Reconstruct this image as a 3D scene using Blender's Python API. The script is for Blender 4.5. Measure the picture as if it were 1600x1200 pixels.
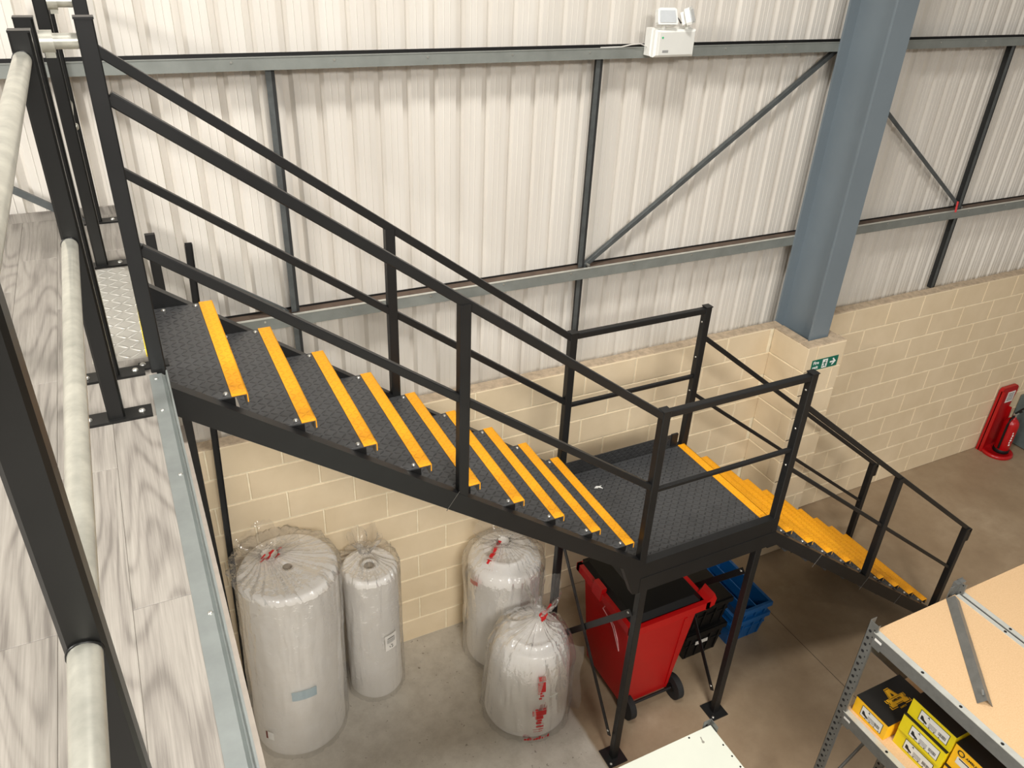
import bpy, math, random
from mathutils import Vector, Matrix, noise
random.seed(7)
for o in list(bpy.data.objects): bpy.data.objects.remove(o, do_unlink=True)
SC = bpy.context.scene
COL = SC.collection

# ------------------------------------------------------------------ camera
CP = Vector((-0.639, -4.302, 5.1215))
YAW, PITCH, ROLL, FPX = 0.48263, -0.5323, 0.04757, 1227.3
fw = Vector((math.sin(YAW)*math.cos(PITCH), math.cos(YAW)*math.cos(PITCH), math.sin(PITCH)))
rt = Vector((math.cos(YAW), -math.sin(YAW), 0)); up = rt.cross(fw)
r2 = math.cos(ROLL)*rt + math.sin(ROLL)*up; u2 = -math.sin(ROLL)*rt + math.cos(ROLL)*up
cd = bpy.data.cameras.new('camera'); cam = bpy.data.objects.new('camera', cd); COL.objects.link(cam)
M = Matrix((r2, u2, -fw)).transposed().to_4x4(); M.translation = CP
cam.matrix_world = M
cd.sensor_fit = 'HORIZONTAL'; cd.sensor_width = 36.0; cd.lens = FPX/1600*36.0; cd.clip_start = 0.02
SC.camera = cam

# ------------------------------------------------------------------ light
W = bpy.data.worlds.new('world'); SC.world = W; W.use_nodes = True
bg = W.node_tree.nodes['Background']; bg.inputs[0].default_value = (1.0, 0.95, 0.88, 1); bg.inputs[1].default_value = 0.31

def unseen_lamp(x, y, z, power, size=0.7, col=(1.0, 0.972, 0.93)):
    l = bpy.data.lights.new('unseen_area_lamp', 'AREA'); l.shape = 'DISK'; l.size = size; l.energy = power; l.color = col
    o = bpy.data.objects.new('unseen_area_lamp', l); COL.objects.link(o); o.location = (x, y, z); return o
unseen_lamp(-6.5, -4.2, 7.4, 1300, 2.6)
unseen_lamp(-0.4, -8.8, 7.2, 1120, 3.0)  # added frontal fill, no such lamp in view; wide disc softens shadows
unseen_lamp(7.0, -10.5, 7.6, 90, 1.0, (1.0, 0.92, 0.80))
unseen_lamp(0.6, -2.6, 8.6, 260, 1.0)
SC.view_settings.view_transform = 'Standard'; SC.view_settings.look = 'None'
SC.view_settings.gamma = 1.0; SC.view_settings.use_curve_mapping = False
SC.view_settings.exposure = -0.08

# ------------------------------------------------------------------ materials
def lin(c):
    return tuple(((v/255)/12.92 if v/255 <= 0.04045 else ((v/255+0.055)/1.055)**2.4) for v in c) + (1.0,)
class N:
    def __init__(s, name):
        s.m = bpy.data.materials.new(name); s.m.use_nodes = True; s.t = s.m.node_tree; s.b = s.t.nodes['Principled BSDF']
    def n(s, t, **k):
        x = s.t.nodes.new(t)
        for a, b in k.items(): setattr(x, a, b)
        return x
    def l(s, a, b): s.t.links.new(a, b)
    def inp(s, node, i, v):
        if hasattr(v, 'is_output'): s.l(v, node.inputs[i])
        else: node.inputs[i].default_value = v
    def math(s, op, a, b=None, c=None):
        x = s.n('ShaderNodeMath', operation=op); s.inp(x, 0, a)
        if b is not None: s.inp(x, 1, b)
        if c is not None: s.inp(x, 2, c)
        return x.outputs[0]
    def mix(s, f, a, b, blend='MIX'):
        x = s.n('ShaderNodeMix', data_type='RGBA', blend_type=blend); s.inp(x, 0, f); s.inp(x, 6, a); s.inp(x, 7, b); return x.outputs[2]
    def coord(s, out='Object'): return s.n('ShaderNodeTexCoord').outputs[out]
    def wpos(s): return s.n('ShaderNodeNewGeometry').outputs['Position']
    def mapping(s, v, scale=(1,1,1), loc=(0,0,0), rot=(0,0,0)):
        x = s.n('ShaderNodeMapping'); s.l(v, x.inputs[0]); x.inputs[1].default_value = loc; x.inputs[2].default_value = rot; x.inputs[3].default_value = scale; return x.outputs[0]
    def noise(s, v, scale, detail=4, rough=.55, out=0):
        x = s.n('ShaderNodeTexNoise'); s.l(v, x.inputs['Vector']); x.inputs['Scale'].default_value = scale; x.inputs['Detail'].default_value = detail; x.inputs['Roughness'].default_value = rough; return x.outputs[out]
    def ramp(s, f, stops):
        x = s.n('ShaderNodeValToRGB'); s.l(f, x.inputs[0]); e = x.color_ramp.elements
        while len(e) < len(stops): e.new(.5)
        for q, (p, c) in zip(e, stops): q.position = p; q.color = c
        return x.outputs[0]
    def bump(s, h, strength=.3, dist=.005):
        x = s.n('ShaderNodeBump'); x.inputs['Strength'].default_value = strength; x.inputs['Distance'].default_value = dist; s.l(h, x.inputs['Height']); s.l(x.outputs[0], s.b.inputs['Normal']); return x
    def base(s, c): s.inp(s.b, 'Base Color', c)
    def rough(s, r): s.inp(s.b, 'Roughness', r)
    def metal(s, r): s.b.inputs['Metallic'].default_value = r

def simple(name, c, rough=.5, metal=0, var=.12, scale=12, bump=0.0, spec=None):
    k = N(name); c = lin(c)
    f = k.noise(k.wpos(), scale, 5, .6)
    dk = tuple(v*(1-var) for v in c[:3])+(1,); lt = tuple(min(1, v*(1+var)) for v in c[:3])+(1,)
    k.base(k.ramp(f, [(.3, dk), (.7, lt)])); k.rough(rough); k.metal(metal)
    if spec is not None: k.b.inputs['Specular IOR Level'].default_value = spec
    if bump: k.bump(f, bump, .003)
    return k.m

m_black = simple('black_steel_paint', (28, 28, 28), .4, 0, .12, 6, .02, .35)
m_post = simple('black_post_paint', (20, 20, 19), .35, 0, .15, 8, .02, .35)
m_darkbar = simple('raw_black_bar_or_gap_shade', (22, 22, 22), .5)
m_yellow = simple('yellow_nosing', (255, 166, 4), .5, 0, .06, 30)
m_bolt = simple('zinc_bolt', (200, 198, 190), .3, .8)
m_galv = simple('galvanised_tube', (182, 180, 168), .32, .5, .2, 18, .03)
m_galv2 = simple('galvanised_channel', (152, 157, 154), .36, .6, .10, 10, .02)
m_rail = simple('galvanised_rail', (132, 136, 131), .5, .2, .12, 7)
m_webdirt = simple('dusty_rail_web', (96, 80, 68), .85, 0, .25, 9)
m_sag = simple('sag_rail_steel', (88, 92, 92), .5, .3, .2, 14)
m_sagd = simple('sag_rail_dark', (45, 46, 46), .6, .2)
m_col = simple('blue_grey_column_paint', (116, 127, 134), .42, 0, .05, 2)
m_mortar = simple('mortar_bed', (186, 166, 140), .9, 0, .22, 25, .4)
m_joint = simple('painted_joint', (244, 232, 204), .7)
m_rack = simple('rack_steel', (120, 121, 118), .42, .5, .12, 20)
m_rackl = simple('rack_lip_steel', (205, 205, 196), .35, .4, .08, 20)
m_hole = simple('dark_hole', (14, 13, 12), .9)
m_white = simple('white_plastic', (236, 236, 230), .4, 0, .02, 10)
m_lens = simple('lamp_lens', (196, 200, 202), .25, 0, .05, 20)
m_cable = simple('dark_cable', (60, 58, 55), .6)
m_wcable = simple('pale_cable', (205, 202, 195), .5)
m_red = simple('red_bin_plastic', (176, 6, 9), .42, 0, .05, 5)
m_red2 = simple('red_extinguisher_paint', (172, 12, 17), .3, 0, .05, 5)
m_blk = simple('black_plastic', (15, 15, 15), .5, 0, .1, 8, 0, .3)
m_rubber = simple('rubber', (30, 30, 30), .8)
m_blue = simple('blue_plastic', (14, 88, 150), .45, 0, .06, 8)
m_label = simple('paper_label', (222, 220, 214), .7, 0, .03, 40)
m_print = simple('black_print', (28, 26, 24), .7)
m_rprint = simple('red_print', (214, 30, 34), .5)
m_boxy = simple('yellow_card', (226, 205, 10), .5, 0, .06, 6)
m_boxo = simple('orange_yellow_print', (250, 190, 25), .5, 0, .05, 6)
m_boxk = simple('black_card', (20, 19, 17), .5, 0, .1, 8)
m_green = simple('sign_green', (0, 104, 84), .4, 0, .03)
m_signw = simple('sign_white', (240, 242, 238), .5, 0, .02)
m_wboard = simple('white_melamine', (208, 210, 196), .45, 0, .03, 4)
m_bluetape = simple('pale_blue_label', (150, 190, 208), .6, 0, .05)
m_roll = None
m_cab = simple('grey_green_steel', (88, 100, 98), .5)
m_redtag = simple('red_tag', (190, 40, 40), .6)
m_deckside = simple('board_edge', (176, 165, 152), .7, 0, .1, 20)

# blocks (painted)
k = N('cream_painted_block'); v = k.wpos(); oi = k.n('ShaderNodeObjectInfo').outputs['Random']
f = k.noise(v, 3.0, 6, .6); c1 = k.ramp(f, [(.3, lin((222, 202, 168))), (.7, lin((233, 214, 182)))])
c2 = k.mix(k.math('MULTIPLY', oi, .18), c1, lin((208, 188, 154)))
k.base(c2); k.rough(.62); k.bump(k.noise(v, 140, 4, .7), .25, .002); m_block = k.m

# cladding
k = N('white_liner_sheet'); v = k.wpos()
f = k.noise(k.mapping(v, (6, 6, .5)), 1.0, 5, .6)
k.base(k.ramp(f, [(.3, lin((214, 208, 198))), (.7, lin((228, 223, 214)))])); k.rough(.42); m_clad = k.m

# durbar / checker plate
def checker(name, c_lo, c_hi, cell, metal, rough, bstr, h_col=None, ar=(.46, .15), ax=1):
    k = N(name); v = k.coord('Object'); s = k.n('ShaderNodeSeparateXYZ'); k.l(v, s.inputs[0])
    X = k.math('MULTIPLY', s.outputs[0], 1/cell); Y = k.math('MULTIPLY', s.outputs[ax], 1/cell)
    fx = k.math('FLOOR', X); fy = k.math('FLOOR', Y)
    par = k.math('MODULO', k.math('ABSOLUTE', k.math('ADD', fx, fy)), 2.0)
    sg = k.math('MULTIPLY_ADD', par, 2.0, -1.0)
    lx = k.math('SUBTRACT', k.math('SUBTRACT', X, fx), .5); ly = k.math('SUBTRACT', k.math('SUBTRACT', Y, fy), .5)
    a = k.math('MULTIPLY', k.math('ADD', lx, k.math('MULTIPLY', ly, sg)), .7071)
    b = k.math('MULTIPLY', k.math('SUBTRACT', ly, k.math('MULTIPLY', lx, sg)), .7071)
    d = k.math('ADD', k.math('POWER', k.math('ABSOLUTE', k.math('DIVIDE', a, ar[0])), 2.0), k.math('POWER', k.math('ABSOLUTE', k.math('DIVIDE', b, ar[1])), 2.0))
    h = k.n('ShaderNodeMapRange', interpolation_type='SMOOTHSTEP'); k.l(d, h.inputs[0]); h.inputs[1].default_value = 1.35; h.inputs[2].default_value = .35
    nz = k.noise(k.wpos(), 9, 6, .65)
    base = k.mix(nz, lin(c_lo), lin(c_hi))
    if h_col: base = k.mix(k.math('MULTIPLY', h.outputs[0], .5), base, lin(h_col))
    k.base(base); k.metal(metal)
    k.rough(k.math('MULTIPLY_ADD', nz, .25, rough-.12)); k.bump(h.outputs[0], bstr, .004); return k.m
m_durbar = checker('black_durbar_plate', (58, 59, 60), (84, 84, 84), .032, .1, .42, 1.0, (44, 44, 45), (.48, .13))
m_durbar_v = checker('black_durbar_upstand', (44, 44, 44), (60, 60, 60), .027, .1, .45, .8, (36, 36, 36), (.5, .13), 2)
m_ynose = checker('yellow_durbar_nosing', (255, 166, 6), (255, 182, 24), .027, 0, .5, .5, (246, 150, 2), (.5, .13))
m_alu = checker('bright_checker_plate', (176, 172, 162), (206, 203, 194), .042, .55, .42, 1.0, (226, 224, 216), (.62, .14))

# planks
k = N('grey_oak_plank'); v = k.coord('Object'); oi = k.n('ShaderNodeObjectInfo').outputs['Random']
cx = k.n('ShaderNodeCombineXYZ'); k.l(k.math('MULTIPLY', oi, 37.0), cx.inputs[0]); k.l(k.math('MULTIPLY', oi, 91.0), cx.inputs[1]); k.l(k.math('MULTIPLY', oi, 13.0), cx.inputs[2])
ad = k.n('ShaderNodeVectorMath', operation='ADD'); k.l(v, ad.inputs[0]); k.l(cx.outputs[0], ad.inputs[1]); vv = ad.outputs[0]
warp = k.noise(k.mapping(vv, (3.2, .55, 1)), 1.0, 2, .45)
rings = k.math('SINE', k.math('MULTIPLY', warp, 150.0))
rg = k.math('MULTIPLY', k.math('POWER', k.math('MULTIPLY_ADD', rings, .5, .5), 3.0), k.noise(k.mapping(vv, (3, 1.0, 1), (5, 3, 1)), 1.0, 2, .5))
fine = k.noise(k.mapping(vv, (260, 7, 1)), 1.0, 4, .65)
fine2 = k.noise(k.mapping(vv, (70, 2.2, 1)), 1.0, 3, .6)
blot = k.noise(k.mapping(vv, (5, 1.6, 1)), 1.0, 4, .6)
g = k.math('ADD', k.math('MULTIPLY', rg, -.28), k.math('ADD', k.math('MULTIPLY', fine, .40), k.math('ADD', k.math('MULTIPLY', fine2, .40), k.math('MULTIPLY', blot, .24))))
k.base(k.ramp(g, [(.30, lin((112, 106, 99))), (.43, lin((134, 128, 120))), (.55, lin((149, 143, 134))), (.70, lin((162, 156, 147)))]))
k.rough(.42); k.bump(fine, .12, .001); m_plank = k.m

# concrete
k = N('concrete_floor'); v = k.wpos(); s = k.n('ShaderNodeSeparateXYZ'); k.l(v, s.inputs[0])
n1 = k.noise(v, 1.3, 8, .62); n2 = k.noise(v, 7, 8, .7); n3 = k.noise(k.mapping(v, (1, 3, 1)), 2.2, 6, .6)
brown = k.mix(n3, k.ramp(n1, [(.3, lin((132, 111, 86))), (.48, lin((160, 140, 114))), (.68, lin((186, 168, 142)))]), lin((150, 130, 104)))
brown = k.mix(k.math('MULTIPLY', k.math('POWER', n2, 2.0), 1.1), brown, lin((128, 108, 86)))
grey = k.ramp(n2, [(.28, lin((178, 170, 156))), (.6, lin((200, 193, 180)))])
sp = k.ramp(k.noise(v, 26, 3, .6), [(.66, (0, 0, 0, 1)), (.70, (1, 1, 1, 1))])
grey = k.mix(k.math('MULTIPLY', sp, .75), grey, lin((110, 96, 80)))
edge = k.n('ShaderNodeMapRange'); k.l(k.math('ADD', s.outputs[0], k.math('MULTIPLY', n2, .03)), edge.inputs[0]); edge.inputs[1].default_value = 1.66; edge.inputs[2].default_value = 1.69
k.base(k.mix(edge.outputs[0], grey, brown)); k.rough(k.math('MULTIPLY_ADD', n1, .3, .32)); k.bump(n2, .05, .003); m_floor = k.m

# chipboard
k = N('chipboard'); v = k.wpos(); f = k.noise(v, 160, 3, .7); f2 = k.noise(v, 5, 4, .6)
k.base(k.mix(k.math('MULTIPLY', f2, .4), k.ramp(f, [(.3, lin((192, 157, 116))), (.7, lin((212, 180, 139)))]), lin((203, 168, 126)))); k.rough(.7); m_chip = k.m

# foam roll
k = N('white_foam_roll'); v = k.coord('Object'); f = k.noise(k.mapping(v, (3, 3, 40)), 1.0, 4, .6); f2 = k.noise(v, 6, 5, .6)
k.base(k.ramp(f2, [(.3, lin((244, 240, 233))), (.7, lin((252, 250, 246)))])); k.rough(.7); k.bump(f, .25, .006)
k.b.inputs['Subsurface Weight'].default_value = 0.0; m_roll = k.m

# clear film
k = N('clear_film'); v = k.coord('Object')
nz = k.noise(k.mapping(v, (9, 9, 3)), 1.0, 3, .6); nz2 = k.noise(v, 22, 2, .5)
h = k.math('ADD', k.math('ABSOLUTE', k.math('SUBTRACT', nz, .5)), k.math('MULTIPLY', k.math('ABSOLUTE', k.math('SUBTRACT', nz2, .5)), .3))
bp = k.n('ShaderNodeBump'); bp.inputs['Strength'].default_value = .8; bp.inputs['Distance'].default_value = .03; k.l(h, bp.inputs['Height'])
tr = k.n('ShaderNodeBsdfTransparent'); tr.inputs[0].default_value = (.995, .99, .985, 1)
gl = k.n('ShaderNodeBsdfGlossy'); gl.inputs['Roughness'].default_value = .15; k.l(bp.outputs[0], gl.inputs['Normal'])
df = k.n('ShaderNodeBsdfDiffuse'); df.inputs[0].default_value = (.93, .91, .88, 1); k.l(bp.outputs[0], df.inputs['Normal'])
lw = k.n('ShaderNodeLayerWeight'); lw.inputs[0].default_value = .35; k.l(bp.outputs[0], lw.inputs['Normal'])
m1 = k.n('ShaderNodeMixShader'); k.l(k.math('MULTIPLY_ADD', lw.outputs[1], .14, .03), m1.inputs[0]); k.l(tr.outputs[0], m1.inputs[1]); k.l(df.outputs[0], m1.inputs[2])
m2 = k.n('ShaderNodeMixShader'); k.l(k.math('MULTIPLY_ADD', lw.outputs[0], .45, .035), m2.inputs[0]); k.l(m1.outputs[0], m2.inputs[1]); k.l(gl.outputs[0], m2.inputs[2])
k.l(m2.outputs[0], k.t.nodes['Material Output'].inputs[0]); m_film = k.m

# ------------------------------------------------------------------ mesh builder
class MB:
    def __init__(s): s.v = []; s.f = []; s.sm = []
    def add(s, vs, fs, smooth=False):
        b = len(s.v); s.v += [Vector(q) for q in vs]; s.f += [tuple(i+b for i in q) for q in fs]; s.sm += [smooth]*len(fs); return s
    def box(s, x0, x1, y0, y1, z0, z1):
        return s.add([(x0,y0,z0),(x1,y0,z0),(x1,y1,z0),(x0,y1,z0),(x0,y0,z1),(x1,y0,z1),(x1,y1,z1),(x0,y1,z1)],
                     [(3,2,1,0),(4,5,6,7),(0,1,5,4),(1,2,6,5),(2,3,7,6),(3,0,4,7)])
    def cbox(s, x0, x1, y0, y1, z0, z1, c=.004):
        # box with its front (-y) face chamfered
        return s.add([(x0,y1,z0),(x1,y1,z0),(x1,y1,z1),(x0,y1,z1),(x0,y0+c,z0),(x1,y0+c,z0),(x1,y0+c,z1),(x0,y0+c,z1),
                      (x0+c,y0,z0+c),(x1-c,y0,z0+c),(x1-c,y0,z1-c),(x0+c,y0,z1-c)],
                     [(0,1,2,3)[::-1],(0,1,5,4),(1,2,6,5),(2,3,7,6),(3,0,4,7),(4,5,9,8),(5,6,10,9),(6,7,11,10),(7,4,8,11),(8,9,10,11)])
    def sweep(s, p0, p1, prof, upv=(0,0,1), smooth=False, cap=True):
        p0 = Vector(p0); p1 = Vector(p1); d = (p1-p0).normalized(); upv = Vector(upv)
        if abs(d.dot(upv)) > .99: upv = Vector((0,1,0))
        sx = d.cross(upv).normalized(); sy = sx.cross(d); n = len(prof)
        vs = [p0+sx*a+sy*b for a, b in prof]+[p1+sx*a+sy*b for a, b in prof]
        fs = [(i, (i+1) % n, n+(i+1) % n, n+i) for i in range(n)]
        b = len(s.v); s.add(vs, fs, smooth)
        if cap: s.add(vs, [tuple(range(n))[::-1], tuple(range(n, 2*n))])
        return s
    def bar(s, p0, p1, w, h=None, upv=(0,0,1), c=.004):
        h = h or w; a = w/2; b = h/2; c = min(c, a*.45, b*.45)
        return s.sweep(p0, p1, [(-a+c,-b),(a-c,-b),(a,-b+c),(a,b-c),(a-c,b),(-a+c,b),(-a,b-c),(-a,-b+c)], upv)
    def tube(s, p0, p1, r, n=16):
        return s.sweep(p0, p1, [(r*math.cos(2*math.pi*i/n), r*math.sin(2*math.pi*i/n)) for i in range(n)], smooth=True)
    def path(s, pts, r, n=8):
        pts = [Vector(p) for p in pts]; rings = []; ref = Vector((0,0,1))
        for i, p in enumerate(pts):
            d = (pts[min(i+1, len(pts)-1)]-pts[max(i-1, 0)]).normalized()
            sx = d.cross(ref if abs(d.dot(ref)) < .95 else Vector((0,1,0))).normalized(); sy = sx.cross(d)
            rings.append([p+sx*r*math.cos(2*math.pi*j/n)+sy*r*math.sin(2*math.pi*j/n) for j in range(n)])
        b = len(s.v); vs = [q for rg in rings for q in rg]
        fs = [(i*n+j, i*n+(j+1) % n, (i+1)*n+(j+1) % n, (i+1)*n+j) for i in range(len(pts)-1) for j in range(n)]
        return s.add(vs, fs, True)
    def prism(s, poly, axis, a, b):
        # poly: list of 2-tuples in the plane perpendicular to axis, extruded a..b
        def P(q, t):
            return {'x': (t, q[0], q[1]), 'y': (q[0], t, q[1]), 'z': (q[0], q[1], t)}[axis]
        n = len(poly); vs = [P(q, a) for q in poly]+[P(q, b) for q in poly]
        return s.add(vs, [(i, (i+1) % n, n+(i+1) % n, n+i) for i in range(n)]+[tuple(range(n))[::-1], tuple(range(n, 2*n))])
    def lathe(s, c, prof, n=32, smooth=True, fn=None):
        vs = []; m = len(prof)
        for r, z in prof:
            for j in range(n):
                t = 2*math.pi*j/n; q = Vector((c[0]+r*math.cos(t), c[1]+r*math.sin(t), c[2]+z))
                vs.append(fn(q, t, r, z) if fn else q)
        fs = [(i*n+j, i*n+(j+1) % n, (i+1)*n+(j+1) % n, (i+1)*n+j) for i in range(m-1) for j in range(n)]
        return s.add(vs, fs, smooth)
    def disc(s, c, r, n=10, axis='z', t=.004):
        d = {'x': Vector((1,0,0)), 'y': Vector((0,1,0)), 'z': Vector((0,0,1))}[axis]
        return s.sweep(Vector(c), Vector(c)+d*t, [(r*math.cos(2*math.pi*i/n), r*math.sin(2*math.pi*i/n)) for i in range(n)])
    def mesh(s, name, mat, org=(0,0,0)):
        org = Vector(org); me = bpy.data.meshes.new(name); me.from_pydata([v-org for v in s.v], [], s.f)
        me.polygons.foreach_set('use_smooth', s.sm); me.materials.append(mat); me.validate()
        import bmesh
        bm = bmesh.new(); bm.from_mesh(me); bmesh.ops.recalc_face_normals(bm, faces=bm.faces); bm.to_mesh(me); bm.free()
        return me
ORG = {}
def tag(o, label=None, cat=None, group=None, kind=None):
    for a, b in (('label', label), ('category', cat), ('group', group), ('kind', kind)):
        if b: o[a] = b
    return o
def link(name, data, org, parent):
    o = bpy.data.objects.new(name, data); COL.objects.link(o); ORG[o.name] = Vector(org)
    if parent is not None: o.parent = parent; o.location = Vector(org)-ORG[parent.name]
    else: o.location = Vector(org)
    return o
def obj(name, mb, mat, parent=None, org=None):
    if org is None: org = ORG[parent.name] if parent is not None else (0,0,0)
    return link(name, mb.mesh(name, mat, org), org, parent)
def thing(name, loc, label, cat, group=None):
    return tag(link(name, None, loc, None), label, cat, group)
def put(name, me, org, parent): return link(name, me, org, parent)
def text_mesh(body, size, mat, name, align='CENTER', bold=0.0):
    cu = bpy.data.curves.new(name, 'FONT'); cu.body = body; cu.size = size; cu.align_x = align; cu.align_y = 'CENTER'; cu.extrude = .0006; cu.offset = bold
    to = bpy.data.objects.new('tmp_text', cu); COL.objects.link(to)
    dg = bpy.context.evaluated_depsgraph_get(); me = bpy.data.meshes.new_from_object(to.evaluated_get(dg))
    bpy.data.objects.remove(to, do_unlink=True); me.name = name; me.materials.clear(); me.materials.append(mat); return me
def placed(me, mtx):
    me.transform(mtx); return me
def frame(origin, ex, ey):
    ex = Vector(ex).normalized(); ey = Vector(ey).normalized(); ez = ex.cross(ey)
    m = Matrix((ex, ey, ez)).transposed().to_4x4(); m.translation = Vector(origin); return m

# ------------------------------------------------------------------ key dimensions
R, G, G2 = .1848, .2498, .2485
H = 20*R
X0, XL = -.3507, 2.7349
YN, YF = -1.5581, -.6431
XE = -.612                                  # mezzanine edge
PY, PYF = YN-.025, YF+.025                  # rail planes

# ================================================================== SETTING
fl = obj('floor', MB().box(-4, 14, -9, .4, -.1, 0), m_floor); tag(fl, kind='structure', label='concrete warehouse floor, painted pale grey under the stair flight')
ji = obj('floor_joint', MB().box(3.752, 3.758, -9, 0, 0, .0006), simple('floor_joint_line', (92, 78, 62), .9), fl)

# block wall
wb = tag(link('wall_back', None, (0, 0, 0), None), 'cream painted blockwork wall in stretcher bond', kind='structure')
mb = MB().box(-2.6, 4.19, .006, .098, 0, 2.247).box(4.42, 11.0, .006, .098, 0, 2.247)
obj('joint_bed', mb, m_joint, wb)
BK = {}
def block(x0, x1, z0, z1, y0=0.0, y1=.1):
    key = (round(x1-x0, 3), round(z1-z0, 3), round(y1-y0, 3))
    if key not in BK:
        w, h, d = key; BK[key] = MB().cbox(0, w, 0, d, 0, h, .004).mesh('block', m_block)
    put('block', BK[key], (x0, y0, z0), wb)
J = .005
for k_ in range(10):
    z1 = 2.25-.225*k_-J*(k_ > 0); z0 = 2.25-.225*(k_+1)+J
    off = 0 if k_ % 2 == 0 else .2272
    # left of the pier
    x = -.032+off-.4545*4
    while x < 4.08:
        a, b = x+J, min(x+.4545-J, 4.188 if k_ % 2 else 4.086)
        if b-a > .05 and b > -1.3: block(a, b, z0, z1)
        x += .4545
    x = 5.496-.4565*2 if k_ % 2 == 0 else 5.239-.4565
    block((4.422), x-J, z0, z1)
    while x < 10.4:
        block(x+J, x+.4565-J, z0, z1); x += .4565
    # pier
    if k_ % 2 == 0:
        lf = (-.404, -.002); fr = (4.194, 4.508)
    else:
        lf = (-.300, -.002); fr = (4.088, 4.41)
    b1 = MB(); c = .004; y0, y1 = lf; X_ = 4.088
    b1.add([(X_+c,y0,z0),(X_+c,y1,z0),(X_+c,y1,z1),(X_+c,y0,z1),(X_,y0+c,z0+c),(X_,y1-c,z0+c),(X_,y1-c,z1-c),(X_,y0+c,z1-c),(4.186,y0,z0),(4.186,y1,z0),(4.186,y1,z1),(4.186,y0,z1)],
           [(0,1,5,4),(1,2,6,5),(2,3,7,6),(3,0,4,7),(4,5,6,7),(8,9,1,0),(9,10,2,1),(10,11,3,2),(11,8,0,3),(8,11,10,9)])
    obj('block', b1, m_block, wb)
    block(fr[0], fr[1], z0, z1, -.404, -.304)
    if k_ % 2: block(4.418, 4.508, z0, z1, -.404, -.304)
    block(4.418, 4.508, z0, z1, -.300, -.002)
obj('joint_bed', MB().box(4.094, 4.184, -.398, 0, 0, 2.247).box(4.10, 4.50, -.398, -.306, 0, 2.247), m_joint, wb)
mb = MB()
def rough_top(x0, x1, y0, y1):
    n = max(2, int((x1-x0)/.22)); r_ = random.Random(int(x0*100))
    for i in range(n):
        a = x0+(x1-x0)*i/n; b = x0+(x1-x0)*(i+1)/n
        h0 = .004+r_.random()*.006
        mb.add([(a,y0+.006+r_.random()*.006,2.249),(b,y0+.006+r_.random()*.006,2.249),(b,y1,2.249),(a,y1,2.249),(a,y0+.016,2.249+h0),(b,y0+.016,2.249+h0),(b,y1,2.249+h0+.004),(a,y1,2.249+h0+.004)],
               [(0,1,5,4),(1,2,6,5),(2,3,7,6),(3,0,4,7),(4,5,6,7)])
rough_top(-2.0, 4.19, 0, .1); rough_top(4.42, 10.8, 0, .1); rough_top(4.09, 4.506, -.404, -.306); rough_top(4.09, 4.186, -.30, 0); rough_top(4.42, 4.506, -.30, 0)
obj('mortar_capping', mb, m_mortar, wb)

# liner cladding: sheets of six ribs
wc = tag(link('wall_cladding', None, (0, .27, 1.9), None), 'white ribbed steel liner sheeting above the blockwork', kind='structure')
PIT = .1695
prof = []
def rib(x):
    return [(x, 0), (x+.0325, 0), (x+.034, -.0022), (x+.036, -.0022), (x+.0375, 0), (x+.0705, 0), (x+.072, -.0022), (x+.074, -.0022), (x+.0755, 0), (x+.112, 0), (x+.119, .034), (x+.150, .034)]
pts = []
for i in range(6): pts += rib(i*PIT)
pts.append((6*PIT, 0))
mb = MB(); n = len(pts); z0, z1 = 1.9, 6.4
vs = [(a, .27+b, z0) for a, b in pts]+[(a, .27+b, z1) for a, b in pts]
mb.add(vs, [(i, i+1, n+i+1, n+i) for i in range(n-1)])
sheet = mb.mesh('liner_sheet', m_clad, (0, .27, 1.9))
for i in range(-4, 11):
    put('liner_sheet', sheet, (.434-.110+i*6*PIT, .27+(.001 if i % 2 else 0), 1.9), wc)

# steel column
col = thing('steel_column', (4.308, -.08, 0), 'blue-grey painted steel I-section column rising from the block pier', 'column')
obj('front_flange', MB().box(4.207, 4.41, -.285, -.268, 0, 6.4), m_col, col)
obj('web', MB().box(4.302, 4.315, -.268, .108, 0, 6.4), m_col, col)
obj('back_flange_or_gap_shade', MB().box(4.207, 4.41, .108, .125, 0, 6.4), m_col, col)

# horizontal wall rails
def wall_rail(z_lo, z_hi, label):
    o = thing('wall_rail', (4, .125, z_lo), label, 'rail', 'horizontal wall rails')
    obj('front_flange', MB().box(-3, 11, .125, .129, z_lo, z_hi), m_rail, o)
    obj('top_lip', MB().box(-3, 11, .122, .142, z_hi, z_hi+.004), m_rackl if z_lo < 4 else m_rail, o)
    dz = .024 if z_lo < 4 else .05
    obj('web', MB().box(-3, 11, .129, .272, z_hi-dz, z_hi-dz+.004), m_webdirt, o)
    obj('back_flange_or_gap_shade', MB().box(-3, 11, .260, .264, z_hi-(.022 if z_lo < 4 else .03), z_hi-(.008 if z_lo < 4 else -.006)), m_darkbar, o)  # shade of the gap behind the rail, put in as a near-black strip
    b = MB()
    for i in range(20):
        x = -1.6+i*.53
        b.disc((x, .1215, z_hi-.018), .006, 8, 'y', .004)
    tag(obj('rivets', b, m_bolt, o), kind='stuff')
    return o
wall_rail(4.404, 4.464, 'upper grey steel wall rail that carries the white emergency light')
wall_rail(2.932, 3.006, 'lower grey steel wall rail between the rail with the emergency light and the blockwork')

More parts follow.
